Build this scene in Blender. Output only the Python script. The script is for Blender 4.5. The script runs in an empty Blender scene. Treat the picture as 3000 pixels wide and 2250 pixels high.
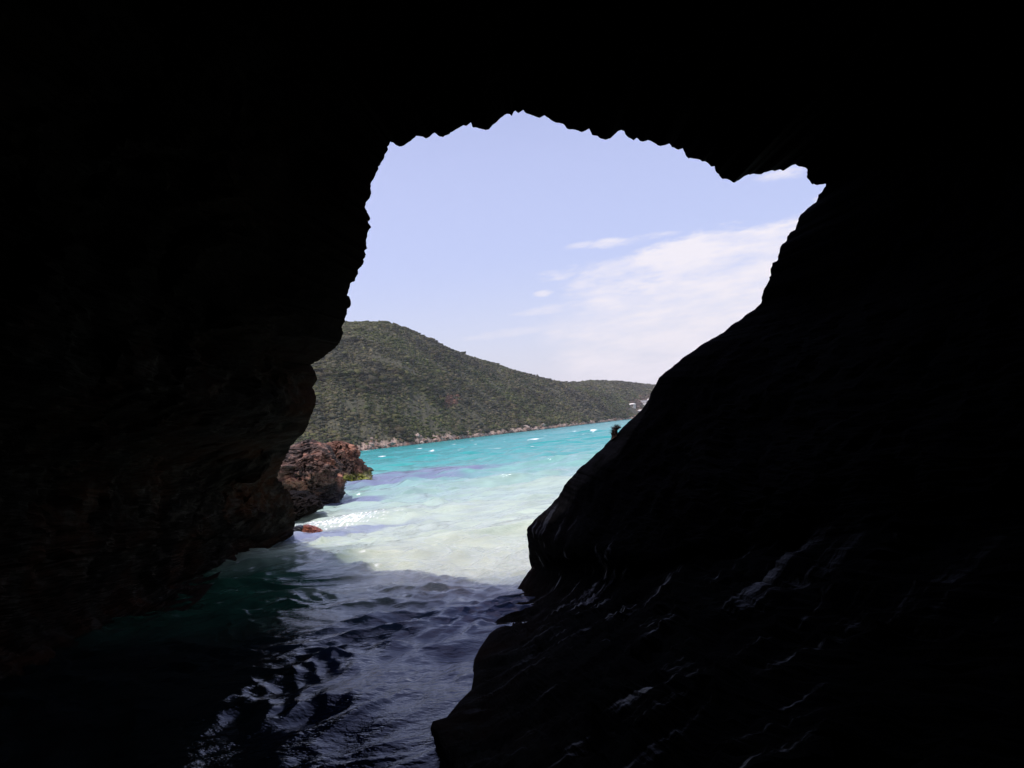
import bpy, math, random
import numpy as np
from mathutils import Matrix, Vector

random.seed(7)
RNG = np.random.RandomState(11)
R = math.radians
scene = bpy.context.scene
COL = scene.collection

# ------------------------------------------------------------------ camera maths
F = 2356.0                      # focal length in pixels of the 3000 px wide frame
CAM = np.array([0.0, 0.0, 1.8])
PITCH, ROLL = R(3.17), R(5.8)
Fw = np.array([0, math.cos(PITCH), math.sin(PITCH)])
U0 = np.array([0, -math.sin(PITCH), math.cos(PITCH)])
R0 = np.array([1.0, 0, 0])
Rr = math.cos(ROLL) * R0 - math.sin(ROLL) * U0
Ur = math.sin(ROLL) * R0 + math.cos(ROLL) * U0

def ray(u, v):
    return Fw + (u - 1500) / F * Rr - (v - 1125) / F * Ur

def P(u, v, y):
    d = ray(u, v)
    return CAM + d * (y / d[1])

def W(u, v, z=0.0):
    d = ray(u, v)
    return CAM + d * ((z - CAM[2]) / d[2])

# ------------------------------------------------------------------ noise (vectorised gradient noise)
def _hash(ix, iy, iz, seed):
    with np.errstate(over='ignore'):
        h = (ix.astype(np.uint32) * np.uint32(374761393) + iy.astype(np.uint32) * np.uint32(668265263)
             + iz.astype(np.uint32) * np.uint32(2147483647) + np.uint32(seed) * np.uint32(974634301))
        h = (h ^ (h >> np.uint32(13))) * np.uint32(1274126177)
        h = h ^ (h >> np.uint32(16))
        h = h * np.uint32(2246822519)
        return h ^ (h >> np.uint32(15))

_G = RNG.normal(size=(256, 3)); _G /= np.linalg.norm(_G, axis=1)[:, None]
_G = _G.astype(np.float32)

def noise(p, seed=0):
    p = np.asarray(p, dtype=np.float32)
    fl = np.floor(p); f = p - fl; i = fl.astype(np.int64)
    w = f * f * f * (f * (f * 6 - 15) + 10)
    out = np.zeros(len(p), dtype=np.float32)
    for dx in (0, 1):
        wx = w[:, 0] if dx else 1 - w[:, 0]
        for dy in (0, 1):
            wy = w[:, 1] if dy else 1 - w[:, 1]
            for dz in (0, 1):
                wz = w[:, 2] if dz else 1 - w[:, 2]
                h = _hash(i[:, 0] + dx, i[:, 1] + dy, i[:, 2] + dz, seed) & np.uint32(255)
                g = _G[h]
                dot = g[:, 0] * (f[:, 0] - dx) + g[:, 1] * (f[:, 1] - dy) + g[:, 2] * (f[:, 2] - dz)
                out += wx * wy * wz * dot
    return out * 1.5

def fbm(p, octv=4, seed=0, gain=0.5, lac=2.03):
    p = np.asarray(p, dtype=np.float32)
    s = np.zeros(len(p), dtype=np.float32); a = 1.0
    for k in range(octv):
        s += a * noise(p * lac ** k + 17.3 * k, seed + k); a *= gain
    return s

def ridged(p, octv=4, seed=0, gain=0.5, lac=2.03):
    p = np.asarray(p, dtype=np.float32)
    s = np.zeros(len(p), dtype=np.float32); a = 1.0
    for k in range(octv):
        s += a * (0.5 - 2 * np.abs(noise(p * lac ** k + 31.7 * k, seed + k))); a *= gain
    return s

def cells(p, seed=0):
    """distance to nearest and second nearest of jittered points (worley)"""
    p = np.asarray(p, dtype=np.float32)
    b = np.floor(p).astype(np.int64)
    d1 = np.full(len(p), 9.0, np.float32); d2 = d1.copy(); cid = np.zeros(len(p), np.float32)
    for dx in (-1, 0, 1):
        for dy in (-1, 0, 1):
            for dz in (-1, 0, 1):
                c = b + np.array([dx, dy, dz])
                h = _hash(c[:, 0], c[:, 1], c[:, 2], seed)
                q = c + np.stack([(h & 1023) / 1023., ((h >> np.uint32(10)) & 1023) / 1023., ((h >> np.uint32(20)) & 1023) / 1023.], 1)
                d = np.linalg.norm(p - q, axis=1).astype(np.float32)
                near = d < d1
                d2 = np.where(near, d1, np.minimum(d2, d))
                cid = np.where(near, (h >> np.uint32(5)) % 997 / 997., cid)
                d1 = np.where(near, d, d1)
    return d1, d2, cid

def sm(x, a, b):
    t = np.clip((x - a) / (b - a), 0, 1)
    return t * t * (3 - 2 * t)

# ------------------------------------------------------------------ object helpers
def link_mesh(name, verts, faces, mat=None, parent=None, smooth=False, attrs=None):
    """verts (n,3); faces (m,k) array with one k"""
    verts = np.asarray(verts, dtype=np.float32); faces = np.asarray(faces, dtype=np.int32)
    me = bpy.data.meshes.new(name)
    n, (m, k) = len(verts), faces.shape
    me.vertices.add(n); me.vertices.foreach_set('co', verts.ravel())
    me.loops.add(m * k); me.loops.foreach_set('vertex_index', faces.ravel())
    me.polygons.add(m)
    me.polygons.foreach_set('loop_start', np.arange(0, m * k, k, dtype=np.int32))
    me.polygons.foreach_set('loop_total', np.full(m, k, dtype=np.int32))
    me.polygons.foreach_set('use_smooth', np.full(m, smooth, dtype=bool))
    me.update(calc_edges=True)
    for an, av in (attrs or {}).items():
        av = np.asarray(av, dtype=np.float32)
        if av.ndim == 1:
            a = me.attributes.new(an, 'FLOAT', 'POINT'); a.data.foreach_set('value', av)
        else:
            a = me.attributes.new(an, 'FLOAT_COLOR', 'POINT')
            if av.shape[1] == 3:
                av = np.concatenate([av, np.ones((len(av), 1), np.float32)], 1)
            a.data.foreach_set('color', av.ravel())
    o = bpy.data.objects.new(name, me); COL.objects.link(o)
    if mat: me.materials.append(mat)
    if parent: o.parent = parent
    return o

def tag(o, label=None, cat=None, group=None, kind=None):
    if label: o['label'] = label
    if cat: o['category'] = cat
    if group: o['group'] = group
    if kind: o['kind'] = kind
    return o

def grid_faces(nu, nv, wrap_u=False):
    """vertex index = i*nv + j, i in nu, j in nv"""
    iu = np.arange(nu if wrap_u else nu - 1); jv = np.arange(nv - 1)
    I, J = np.meshgrid(iu, jv, indexing='ij')
    I2 = (I + 1) % nu
    return np.stack([I * nv + J, I2 * nv + J, I2 * nv + J + 1, I * nv + J + 1], -1).reshape(-1, 4)

# ------------------------------------------------------------------ material helper
class NT:
    def __init__(self, name, world=False):
        if world:
            self.o = bpy.data.worlds.new(name)
        else:
            self.o = bpy.data.materials.new(name)
        self.o.use_nodes = True
        self.t = self.o.node_tree; self.t.nodes.clear()
    def n(self, typ, **kw):
        nd = self.t.nodes.new(typ)
        ins = kw.pop('ins', {})
        for k, v in kw.items(): setattr(nd, k, v)
        for k, v in ins.items():
            if isinstance(v, bpy.types.NodeSocket): self.t.links.new(v, nd.inputs[k])
            else: nd.inputs[k].default_value = v
        return nd
    def math(self, op, a, b=0.0, clamp=False):
        nd = self.n('ShaderNodeMath', operation=op, use_clamp=clamp)
        for i, v in enumerate((a, b)):
            if isinstance(v, bpy.types.NodeSocket): self.t.links.new(v, nd.inputs[i])
            else: nd.inputs[i].default_value = v
        return nd.outputs[0]
    def step(self, x, a, b):
        nd = self.n('ShaderNodeMapRange', interpolation_type='SMOOTHSTEP', ins={'Value': x, 'From Min': a, 'From Max': b})
        return nd.outputs[0]
    def mix(self, fac, a, b, blend='MIX'):
        nd = self.n('ShaderNodeMix', data_type='RGBA', blend_type=blend)
        for i, v in ((0, fac), (6, a), (7, b)):
            if isinstance(v, bpy.types.NodeSocket): self.t.links.new(v, nd.inputs[i])
            else: nd.inputs[i].default_value = v if not isinstance(v, tuple) or len(v) == 4 else (*v, 1)
        return nd.outputs[2]
    def noise(self, vec, scale, detail=4, rough=0.55, out=0):
        return self.n('ShaderNodeTexNoise', ins={'Vector': vec, 'Scale': scale, 'Detail': detail, 'Roughness': rough}).outputs[out]
    def attr(self, name):
        return self.n('ShaderNodeAttribute', attribute_name=name)
    def out(self, sh):
        o = self.n('ShaderNodeOutputMaterial'); self.t.links.new(sh, o.inputs[0]); return self.o

def C(*v): return (*v, 1.0)

def mat_cave():
    m = NT('cave_rock')
    pos = m.n('ShaderNodeNewGeometry').outputs['Position']
    n1 = m.noise(pos, 0.7, 5, .6); n2 = m.noise(pos, 5.0, 6, .65)
    xyz = m.n('ShaderNodeSeparateXYZ', ins={0: pos})
    x, y, z = xyz.outputs[0], xyz.outputs[1], xyz.outputs[2]
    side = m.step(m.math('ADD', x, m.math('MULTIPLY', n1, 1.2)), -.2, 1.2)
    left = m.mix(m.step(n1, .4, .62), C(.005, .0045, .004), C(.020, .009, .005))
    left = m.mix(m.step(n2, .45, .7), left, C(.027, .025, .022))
    left = m.mix(m.math('MULTIPLY', m.step(m.math('ADD', z, m.math('MULTIPLY', n1, 2.0)), 2.6, 4.6), .8), left, C(.004, .0035, .003))     # upper wall darkened in its colour, in place of shade under the roof
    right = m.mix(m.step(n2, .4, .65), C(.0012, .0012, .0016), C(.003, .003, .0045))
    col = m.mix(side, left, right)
    # water still running down the ledges of the slab: thin wet streaks along the foliation
    rot = m.n('ShaderNodeMapping', ins={'Vector': pos, 'Rotation': (0, R(38), 0), 'Scale': (1, 1, 1)}).outputs[0]
    st = m.n('ShaderNodeMapping', ins={'Vector': rot, 'Scale': (.75, 5.0, 3.6)}).outputs[0]
    wet = m.step(m.noise(st, 1.3, 6, .65), .565, .66)
    wet = m.math('MULTIPLY', wet, m.math('MULTIPLY', side, m.math('MULTIPLY', m.step(z, 1.35, .6), m.step(x, 3.2, 2.0))))
    rough = m.math('SUBTRACT', 0.95, m.math('MULTIPLY', wet, 0.62))
    spec = m.math('ADD', .02, m.math('MULTIPLY', wet, .38))
    bmp = m.n('ShaderNodeBump', ins={'Strength': .6, 'Distance': .04, 'Height': m.noise(pos, 14, 6, .65)}).outputs[0]
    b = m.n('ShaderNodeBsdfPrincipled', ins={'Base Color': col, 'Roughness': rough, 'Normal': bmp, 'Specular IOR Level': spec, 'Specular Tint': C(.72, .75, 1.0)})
    return m.out(b.outputs[0])

def mat_rock(name, dark, mid, pale, algae=None, scale=3.0, red=None, spec=.4):
    m = NT(name)
    tc = m.n('ShaderNodeNewGeometry').outputs['Position']
    n1 = m.noise(tc, scale * .45, 4, .6); n2 = m.noise(tc, scale * 2.2, 6, .7)
    c = m.mix(m.step(n1, .42, .60), C(*dark), C(*mid))
    c = m.mix(m.math('MULTIPLY', m.step(n2, .48, .66), .8), c, C(*pale))
    if red:
        c = m.mix(m.math('MULTIPLY', m.step(m.noise(tc, scale * .8, 3, .5), .55, .68), .8), c, C(*red))
    z = m.n('ShaderNodeSeparateXYZ', ins={0: tc}).outputs[2]
    wet = m.step(m.math('ADD', z, m.math('MULTIPLY', n1, .5)), 1.05, .45)      # tide-wet foot, its dark raised to paint in the undercut's shade
    c = m.mix(m.math('MULTIPLY', wet, .85), c, C(.012, .009, .008))
    rough = m.math('SUBTRACT', .85, m.math('MULTIPLY', wet, .45))
    if algae:
        al = m.attr('algae').outputs['Fac']
        am = m.math('MULTIPLY', al, m.step(n2, .40, .55))
        c = m.mix(am, c, C(*algae))
    bmp = m.n('ShaderNodeBump', ins={'Strength': .6, 'Distance': .04, 'Height': m.noise(tc, scale * 6, 6, .7)}).outputs[0]
    b = m.n('ShaderNodeBsdfPrincipled', ins={'Base Color': c, 'Roughness': rough, 'Normal': bmp, 'Specular IOR Level': spec})
    return m.out(b.outputs[0])

def mat_attr(name, attr='tint', rough=.9, spec=.2):
    m = NT(name)
    b = m.n('ShaderNodeBsdfPrincipled', ins={'Base Color': m.attr(attr).outputs['Color'], 'Roughness': rough, 'Specular IOR Level': spec})
    return m.out(b.outputs[0])

def mat_plain(name, col, rough=.7, var=.15, scale=4):
    m = NT(name)
    pos = m.n('ShaderNodeNewGeometry').outputs['Position']
    n1 = m.noise(pos, scale, 4)
    c = m.mix(n1, C(*[v * (1 - var) for v in col]), C(*[min(1, v * (1 + var)) for v in col]))
    b = m.n('ShaderNodeBsdfPrincipled', ins={'Base Color': c, 'Roughness': rough})
    return m.out(b.outputs[0])

def mat_water():
    m = NT('sea_water')
    pos = m.n('ShaderNodeNewGeometry').outputs['Position']
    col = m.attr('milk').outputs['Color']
    foam = m.attr('foam').outputs['Fac']
    dist = m.n('ShaderNodeSeparateXYZ', ins={0: pos}).outputs[1]
    nb = m.noise(m.n('ShaderNodeMapping', ins={'Vector': pos, 'Rotation': (0, 0, R(20)), 'Scale': (.5, 1.0, 1.0)}).outputs[0], 13.0, 4, .6)
    nb2 = m.n('ShaderNodeTexNoise', ins={'Vector': m.n('ShaderNodeMapping', ins={'Vector': pos, 'Scale': (.35, 1.0, 1.0)}).outputs[0], 'Scale': 1.1, 'Detail': 5.0, 'Roughness': .62}).outputs[0]
    far = m.step(dist, 14, 60)
    height = m.math('ADD', m.math('MULTIPLY', nb, m.math('SUBTRACT', 1.0, far)), m.math('MULTIPLY', nb2, m.math('MULTIPLY', far, 9.0)))
    bmp = m.n('ShaderNodeBump', ins={'Strength': .6, 'Distance': .034, 'Height': height}).outputs[0]
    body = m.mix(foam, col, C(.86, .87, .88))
    rough = m.math('ADD', m.math('ADD', .02, m.math('MULTIPLY', m.step(dist, 14, 70), .16)), m.math('MULTIPLY', foam, .6))
    b = m.n('ShaderNodeBsdfPrincipled', ins={'Base Color': body, 'Roughness': rough, 'IOR': 1.52, 'Subsurface Weight': m.math('MULTIPLY', .75, m.step(dist, 24, 14)), 'Subsurface Radius': (.26, .30, .30), 'Subsurface Scale': 1.0, 'Specular Tint': C(.73, .79, 1.0), 'Specular IOR Level': m.math('SUBTRACT', .5, m.math('MULTIPLY', m.step(dist, 12, 45), .38)), 'Normal': bmp})
    b.subsurface_method = 'BURLEY'
    return m.out(b.outputs[0])

# ------------------------------------------------------------------ world
SUN_EL, SUN_AZ = R(71), R(238)     # azimuth clockwise from +Y: behind the camera, to its left
EXPOSURE = 0.0
HAZE = .00019

def build_world():
    w = NT('World', world=True); scene.world = w.o
    sky = w.n('ShaderNodeTexSky', sky_type='NISHITA', sun_disc=False, sun_elevation=SUN_EL, sun_rotation=SUN_AZ,
              altitude=0, air_density=1.0, dust_density=1.2, ozone_density=1.5)
    g = w.n('ShaderNodeTexCoord').outputs['Generated']
    s = w.n('ShaderNodeSeparateXYZ', ins={0: g})
    az = w.math('MULTIPLY', w.math('ARCTAN2', s.outputs[0], s.outputs[1]), 1737.0)
    el = w.math('MULTIPLY', w.math('ARCSINE', s.outputs[2]), 1737.0)
    def nz(sa, se, seed, detail=5, rough=.6):
        v = w.n('ShaderNodeCombineXYZ', ins={0: w.math('MULTIPLY', az, sa), 1: w.math('MULTIPLY', el, se), 2: seed}).outputs[0]
        return w.math('SUBTRACT', w.noise(v, 1.0, detail, rough), 0.5)
    n1 = nz(1 / 230., 1 / 75., 3.1); n2 = nz(1 / 260., 1 / 110., 8.7, 4); n3 = nz(1 / 150., 1 / 38., 5.2, 6, .65)
    top = w.math('ADD', w.math('ADD', 292.0, w.math('MULTIPLY', az, .19)), w.math('MULTIPLY', n1, 260.0))
    top = w.math('ADD', top, w.math('MULTIPLY', n3, 150.0))
    a = w.step(w.math('SUBTRACT', top, el), 0.0, 55.0)
    lx = w.math('ADD', w.math('SUBTRACT', az, 120.0), w.math('MULTIPLY', n2, 520.0))
    lx = w.math('ADD', lx, w.math('MULTIPLY', w.math('SUBTRACT', 330.0, el), .55))
    b = w.step(lx, 0.0, 240.0)
    dens = w.math('MULTIPLY', a, b)
    dens = w.math('MULTIPLY', dens, w.math('ADD', .80, w.math('MULTIPLY', n3, 2.4)), clamp=True)
    # thin streaks and small torn puffs apart from the bank
    for ca, ce, ra, re_, st in ((650, 455, 85, 11, .75), (262, 374, 95, 10, .8), (150, 322, 60, 15, .85), (90, 282, 22, 6, .7), (200, 245, 150, 13, .55), (10, 205, 120, 9, .35)):
        dx = w.math('DIVIDE', w.math('SUBTRACT', w.math('ADD', az, w.math('MULTIPLY', n2, 60.0)), float(ca)), float(ra))
        dy = w.math('DIVIDE', w.math('SUBTRACT', w.math('ADD', el, w.math('MULTIPLY', n1, 30.0)), float(ce)), float(re_))
        r2 = w.math('ADD', w.math('MULTIPLY', dx, dx), w.math('MULTIPLY', dy, dy))
        wisp = w.math('MULTIPLY', w.step(w.math('ADD', r2, w.math('MULTIPLY', n3, 7.0)), 1.6, -.6), st)
        dens = w.math('MAXIMUM', dens, wisp)
    low = w.step(el, 400.0, 60.0)                       # pale air towards the horizon
    tcol = w.mix(w.step(el, 620.0, 180.0), C(*SKY_TINT), C(1.42, 1.14, 1.24))
    tint = w.mix(1.0, sky.outputs[0], tcol, 'MULTIPLY')
    c = w.mix(w.math('MULTIPLY', low, .6), tint, C(*SKY_LOW))
    c = w.mix(w.math('MULTIPLY', dens, .93), c, C(*SKY_CLOUD))
    bg = w.n('ShaderNodeBackground', ins={'Color': c, 'Strength': 0.15})
    o = w.n('ShaderNodeOutputWorld'); w.t.links.new(bg.outputs[0], o.inputs[0])

SKY_TINT = (2.06, 1.52, 1.47)
SKY_LOW = (4.95, 5.15, 6.05)
SKY_CLOUD = (6.5, 6.2, 6.6)

# ------------------------------------------------------------------ the cave
# outline of the mouth, each corner: u, v, distance ('w' = where it meets the water), inward drift (gx, gz)
OUT_RAW = """
554 1779 w; 583 1761 w; 626 1709 w; 648 1673 w; 664 1652 w; 700 1640 w; 751 1626 w; 773 1612 w; 808 1592 w; 836 1580 w; 860 1568 w; 
861 1539 15.9; 864 1512 15.6; 860 1474 15.2; 849 1444 15; 832 1425 14.8; 812 1398 14.4; 826 1362 13.8; 840 1332 13.2; 853 1307 12.5; 
873 1284 12; 893 1265 11.8; 904 1240 11.6; 908 1224 11.12; 916 1208 11.01; 925 1184 10.88; 926 1162 10.86; 921 1146 10.85; 914 1135 10.84; 
925 1121 10.82; 930 1112 10.81; 926 1100 10.80; 925 1091 10.69; 919 1080 10.68; 912 1067 10.67; 925 1060 10.56; 944 1049 10.45; 963 1034 10.33; 
982 1019 10.22; 995 1004 10.00; 1003 988 9.89; 1005 973 9.77; 1001 958 9.66; 1011 940 9.54; 1010 934 9.53; 1014 922 9.42; 1016 907 9.31; 
1025 899 9.30; 1029 892 9.27; 1028 885 9.25; 1026 872 9.19; 1017 864 9.06; 1022 850 9.01; 1025 831 8.84; 1039 821 8.80; 1049 803 8.64; 
1048 791 8.60; 1061 776 8.46; 1065 760 8.42; 1071 749 8.29; 1066 736 8.25; 1072 731 8.24; 1074 709 8.08; 1076 680 7.90; 1088 666 7.90; 
1078 648 7.80; 1085 640 7.80; 1083 630 7.80; 1070 609 7.70; 1073 592 7.70; 1081 583 7.70; 1087 568 7.60; 1085 552 7.60; 1091 528 7.50; 
1100 512 7.40; 1108 496 7.40; 1110 487 7.40; 1116 478 7.30; 1124 467 7.30; 1129 452 7.20; 1137 436 7.10; 1135 431 7.10; 1142 422 7.00; 
1143 414 7.00; 1168 431 6.90; 1184 425 6.90; 1197 416 6.90; 1211 407 6.80; 1222 397 6.80; 1240 400 6.80; 1251 403 6.80; 1262 399 6.70; 
1273 388 6.70; 1289 398 6.70; 1300 401 6.70; 1320 389 6.60; 1340 377 6.60; 1359 366 6.60; 1367 369 6.60; 1379 361 6.60; 1385 375 6.60; 
1403 377 6.60; 1424 378 6.60; 1435 376 6.60; 1444 364 6.60; 1455 358 6.61; 1464 346 6.62; 1482 337 6.64; 1499 340 6.66; 1504 328 6.66; 
1511 322 6.67; 1520 330 6.68; 1532 322 6.69; 1544 331 6.71; 1558 337 6.72; 1580 344 6.75; 1593 339 6.76; 1609 346 6.78; 1631 360 6.80; 
1649 366 6.82; 1660 377 6.84; 1678 379 6.86; 1692 386 6.87; 1705 387 6.89; 1725 377 6.91; 1734 395 6.92; 1749 399 6.94; 1756 405 6.94; 
1772 411 6.96; 1787 404 6.98; 1805 391 7.00; 1821 381 7.02; 1830 385 7.03; 1839 398 7.04; 1856 410 7.06; 1865 405 7.07; 1885 415 7.08; 
1897 413 7.10; 1913 419 7.11; 1926 427 7.13; 1935 429 7.13; 1960 422 7.16; 1970 430 7.27; 1987 439 7.29; 2000 436 7.30; 2007 449 7.30; 
2015 465 7.40; 2040 466 7.40; 2056 471 7.40; 2069 476 7.50; 2083 489 7.50; 2093 489 7.50; 2103 503 7.50; 2109 518 7.60; 2114 526 7.60; 
2132 526 7.60; 2147 536 7.60; 2163 529 7.70; 2177 518 7.70; 2192 511 7.70; 2210 507 7.80; 2230 511 7.80; 2239 503 7.80; 2255 500 7.80; 
2271 501 7.90; 2284 497 7.90; 2293 501 7.90; 2302 497 7.90; 2313 486 8.00; 2331 482 8.00; 2347 489 8.00; 2364 500 7.99; 2366 510 7.98; 
2364 520 7.96; 2371 527 7.95; 2372 532 7.94; 2380 540 7.93; 2385 538 7.93; 2393 544 7.92; 2409 542 7.92; 2419 541 7.93; 2416 548 7.92; 
2407 561 7.90; 2398 570 7.89; 2398 577 7.87; 2392 588 7.86; 2391 594 7.85; 2365 608 7.82; 2354 622 7.78; 2345 628 7.77; 2342 637 7.74; 
2338 648 7.71; 2333 662 7.68; 2331 675 7.65; 2329 679 7.64; 2317 680 7.63; 2309 690 7.60; 2305 704 7.57; 2291 715 7.54; 2286 727 7.50; 
2283 744 7.47; 2280 760 7.46; 2261 774 7.45; 2260 783 7.44; 2256 789 7.44; 2259 805 7.43; 2253 814 7.42; 2253 821 7.41; 2244 838 7.40; 
2236 850 7.40; 2232 870 7.42; 2231 888 7.43; 2224 895 7.44; 2200 913 7.46; 2170 936 7.48; 2145 951 7.49; 2116 976 7.51; 2085 993 7.53; 
2055 1010 7.54; 2030 1028 7.56; 2000 1049 7.57; 1970 1075 7.60; 1950 1091 7.61; 1932 1106 7.62; 1928 1117 7.63; 1921 1127 7.64; 1913 1140 7.65; 
1905 1154 7.67; 1903 1162 7.67; 1895 1180 7.69; 1885 1192 7.70; 1872 1208 7.72; 1856 1224 7.74; 1839 1238 7.76; 1818 1260 7.78; 1801 1277 7.80; 
1776 1300 7.83; 1756 1322 7.86; 1723 1350 7.92; 1691 1379 8.03; 1685 1388 8.07; 1670 1402 8.11; 1653 1422 8.20; 1647 1436 8.25; 1636 1455 8.32; 
1623 1468 8.37; 1606 1487 8.44; 1587 1504 8.50; 1567 1523 8.59; 1550 1542 8.64; 1543 1553 8.66; 1545 1574 8.72; 1547 1599 8.76; 1552 1629 9.04; 
1558 1652 9.07; 1556 1665 9.08; 1535 1694 9.12; 1512 1731 w; 1497 1762 w; 1472 1798 w; 1449 1825 w; 1431 1862 w; 1406 1898 w; 1390 1929 w; 
1386 1952 w; 1388 1979 w; 1381 2020 w; 1345 2056 w; 1309 2101 w; 1268 2113 w; 1262 2129 w; 1282 2192 w; 1293 2224 w; 1286 2250 w; 1277 2330 w; 
1270 2420 w
"""
# inward drift along the outline, keyed by index of a corner's u,v
DRIFT = [((554, 1779), .01, .05), ((860, 1568), -.01, .08), ((853, 1307), -.06, .10), ((912, 1067), -.10, .04), ((1091, 528), -.14, .06),
         ((1143, 414), -.14, .14), ((1532, 322), .02, .16), ((2147, 536), .12, .16), ((2419, 541), .28, .14), ((2231, 888), .30, .03),
         ((1885, 1192), .30, .04), ((1543, 1553), .33, .12), ((1558, 1652), .34, .20), ((1406, 1898), .34, .24), ((1270, 2420), .34, .26)]

# widening of the chamber just inside the mouth (metres), along the outline
CHK = [(554, 1779), (860, 1568), (853, 1307), (912, 1067), (1010, 934), (1143, 414), (1532, 322), (2147, 536), (2419, 541), (2231, 888), (2055, 1010), (1885, 1192), (1543, 1553)]
CHE = [.05, .1, .3, .7, 1.6, 1.6, 1.3, 1.9, 2.2, 1.2, .6, .3, .1]

def build_cave():
    pts, uv = [], []
    for tok in OUT_RAW.replace('\n', ' ').split(';'):
        a = tok.split()
        if len(a) < 3: continue
        u, v = float(a[0]), float(a[1])
        pts.append(W(u, v) if a[2] == 'w' else P(u, v, float(a[2]))); uv.append((u, v))
    pts = np.array(pts)
    dk = np.zeros((len(pts), 2)); ki = []
    for (u, v), gx, gz in DRIFT:
        ki.append(min(range(len(uv)), key=lambda i: abs(uv[i][0] - u) + abs(uv[i][1] - v)))
    kx = [d[1] for d in DRIFT]; kz = [d[2] for d in DRIFT]
    idx = np.arange(len(pts))
    dk[:, 0] = np.interp(idx, ki, kx); dk[:, 1] = np.interp(idx, ki, kz)
    # under water on both ends
    a = pts[0]; b = pts[-1]
    pre = np.array([[a[0], a[1], -2.5], [a[0], a[1], -.8]]); post = np.array([[b[0] + .05, b[1], -.5], [b[0] + .1, b[1], -2.5]])
    pts = np.concatenate([pre, pts, post]); dk = np.concatenate([[[.0, 0], [.0, 0.02]], dk, [[.36, .0], [.36, 0]]])
    # resample in metres
    seg = np.linalg.norm(np.diff(pts, axis=0), axis=1)
    s = np.concatenate([[0], np.cumsum(seg)])
    # keep every corner: subdivide each segment
    S, D, cnt = [], [], []
    for i in range(len(pts) - 1):
        cnt.append(len(S))
        k = max(1, int(round(seg[i] / .022)))
        k = min(k, 9)
        for j in range(k):
            t = j / k
            S.append(pts[i] * (1 - t) + pts[i + 1] * t); D.append(dk[i] * (1 - t) + dk[i + 1] * t)
    cnt.append(len(S)); S.append(pts[-1]); D.append(dk[-1])
    near = lambda u, v: min(range(len(uv)), key=lambda i: abs(uv[i][0] - u) + abs(uv[i][1] - v))
    S = np.array(S); D = np.array(D)
    n = len(S)
    # fine raggedness of the rim (small, in the plane of the rim)
    jag = fbm(S * 9, 3, 41)[:, None] * np.array([[.012, 0, .012]]) + np.stack([fbm(S * 14, 2, 42), np.zeros(n), fbm(S * 14, 2, 43)], 1) * .008
    above = sm(S[:, 2], .02, .3)
    jag *= (1 + 2.2 * sm(S[:, 1], 11.5, 13.5))[:, None]
    S = S + jag * above[:, None]
    # smoothed rim for the inside
    def smooth(Q, it):
        Q = Q.copy()
        for _ in range(it):
            Q[1:-1] = .25 * Q[:-2] + .5 * Q[1:-1] + .25 * Q[2:]
        return Q
    S1 = smooth(S, 60); S2 = smooth(S, 900)
    nt = 135
    T = np.linspace(0, 1, nt) ** 1.7
    yend = -7.0
    V = np.zeros((n, nt, 3))
    L = S[:, 1] - yend
    tau = L[:, None] * T[None, :]
    w1 = sm(tau, 0, .9)[:, :, None]; w2 = sm(tau, .8, 4.5)[:, :, None]
    base = S[:, None, :] * (1 - w1) + S1[:, None, :] * w1
    base = base * (1 - w2) + S2[:, None, :] * w2
    V[:, :, 0] = base[:, :, 0] + D[:, 0:1] * tau
    V[:, :, 1] = S[:, 1:2] - tau
    V[:, :, 2] = base[:, :, 2] + D[:, 1:2] * tau
    ex = np.interp(idx, [idx[0]] + [near(u, v) for u, v in CHK] + [idx[-1]], [0.05] + CHE + [0])
    ex = np.concatenate([[.05, .05], ex, [0, 0]])
    exS = np.interp(np.arange(n), cnt, ex)
    for _ in range(80): exS[1:-1] = .25 * exS[:-2] + .5 * exS[1:-1] + .25 * exS[2:]
    ax0 = np.array([.4, 0, 2.6]); od = S2 - ax0; od[:, 1] = 0; od /= np.linalg.norm(od, axis=1)[:, None]
    V += od[:, None, :] * (exS[:, None] * (.55 * sm(tau, -.5, 1.0) + .45 * sm(tau, .2, 3.0) - .55 * sm(0.0, -.5, 1.0)))[:, :, None]
    q = V.reshape(-1, 3)
    axis = np.array([.4, 0, 2.4])
    off = q - axis; off[:, 1] = 0
    outd = off / (np.linalg.norm(off, axis=1)[:, None] + 1e-6)
    # foliation: ledges running up the slab, stacked in depth
    al = .78 * q[:, 0] + .62 * q[:, 2]; cr = -.62 * q[:, 0] + .78 * q[:, 2]
    warp = fbm(q * .5, 3, 5)
    b = q[:, 1] * .75 - al * .38 + warp * .8
    strata = ridged(np.stack([al * .35, b * 1.5, cr * 1.2], 1), 5, 60, .6)
    lump = ridged(q * .55, 5, 61, .52)
    d1, d2, cid = cells(np.stack([al * .9, b * 1.7, cr * 1.7], 1) + warp[:, None] * .5, 62)
    block = (cid - .5) * .35 + np.clip(d2 - d1, 0, .25) * -.5
    right = sm(q[:, 0], -.3, 1.4) * sm(q[:, 2], 6.0, 4.2)
    disp = (.16 + .14 * right) * strata + (.30 - .08 * right) * lump + (.35 + .45 * right) * block
    tt = tau.reshape(-1)
    amp = sm(tt, .0, 1.6)
    bias = .10 * sm(tt, 0, 1.0)
    tail = np.repeat(sm(np.arange(n), n - 700, n - 250), nt); amp = amp * (1 - .75 * tail)
    fine = ridged(np.stack([q[:, 0] * 2.4 - q[:, 1] * .9, q[:, 1] * 1.6, q[:, 2] * 2.4 + q[:, 1] * 1.2], 1), 5, 64, .6) + .5 * ridged(q * 5.5, 3, 65)
    fa = sm(tt, .03, .55) * (1 + right * .5) * (1 - .6 * tail)
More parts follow.
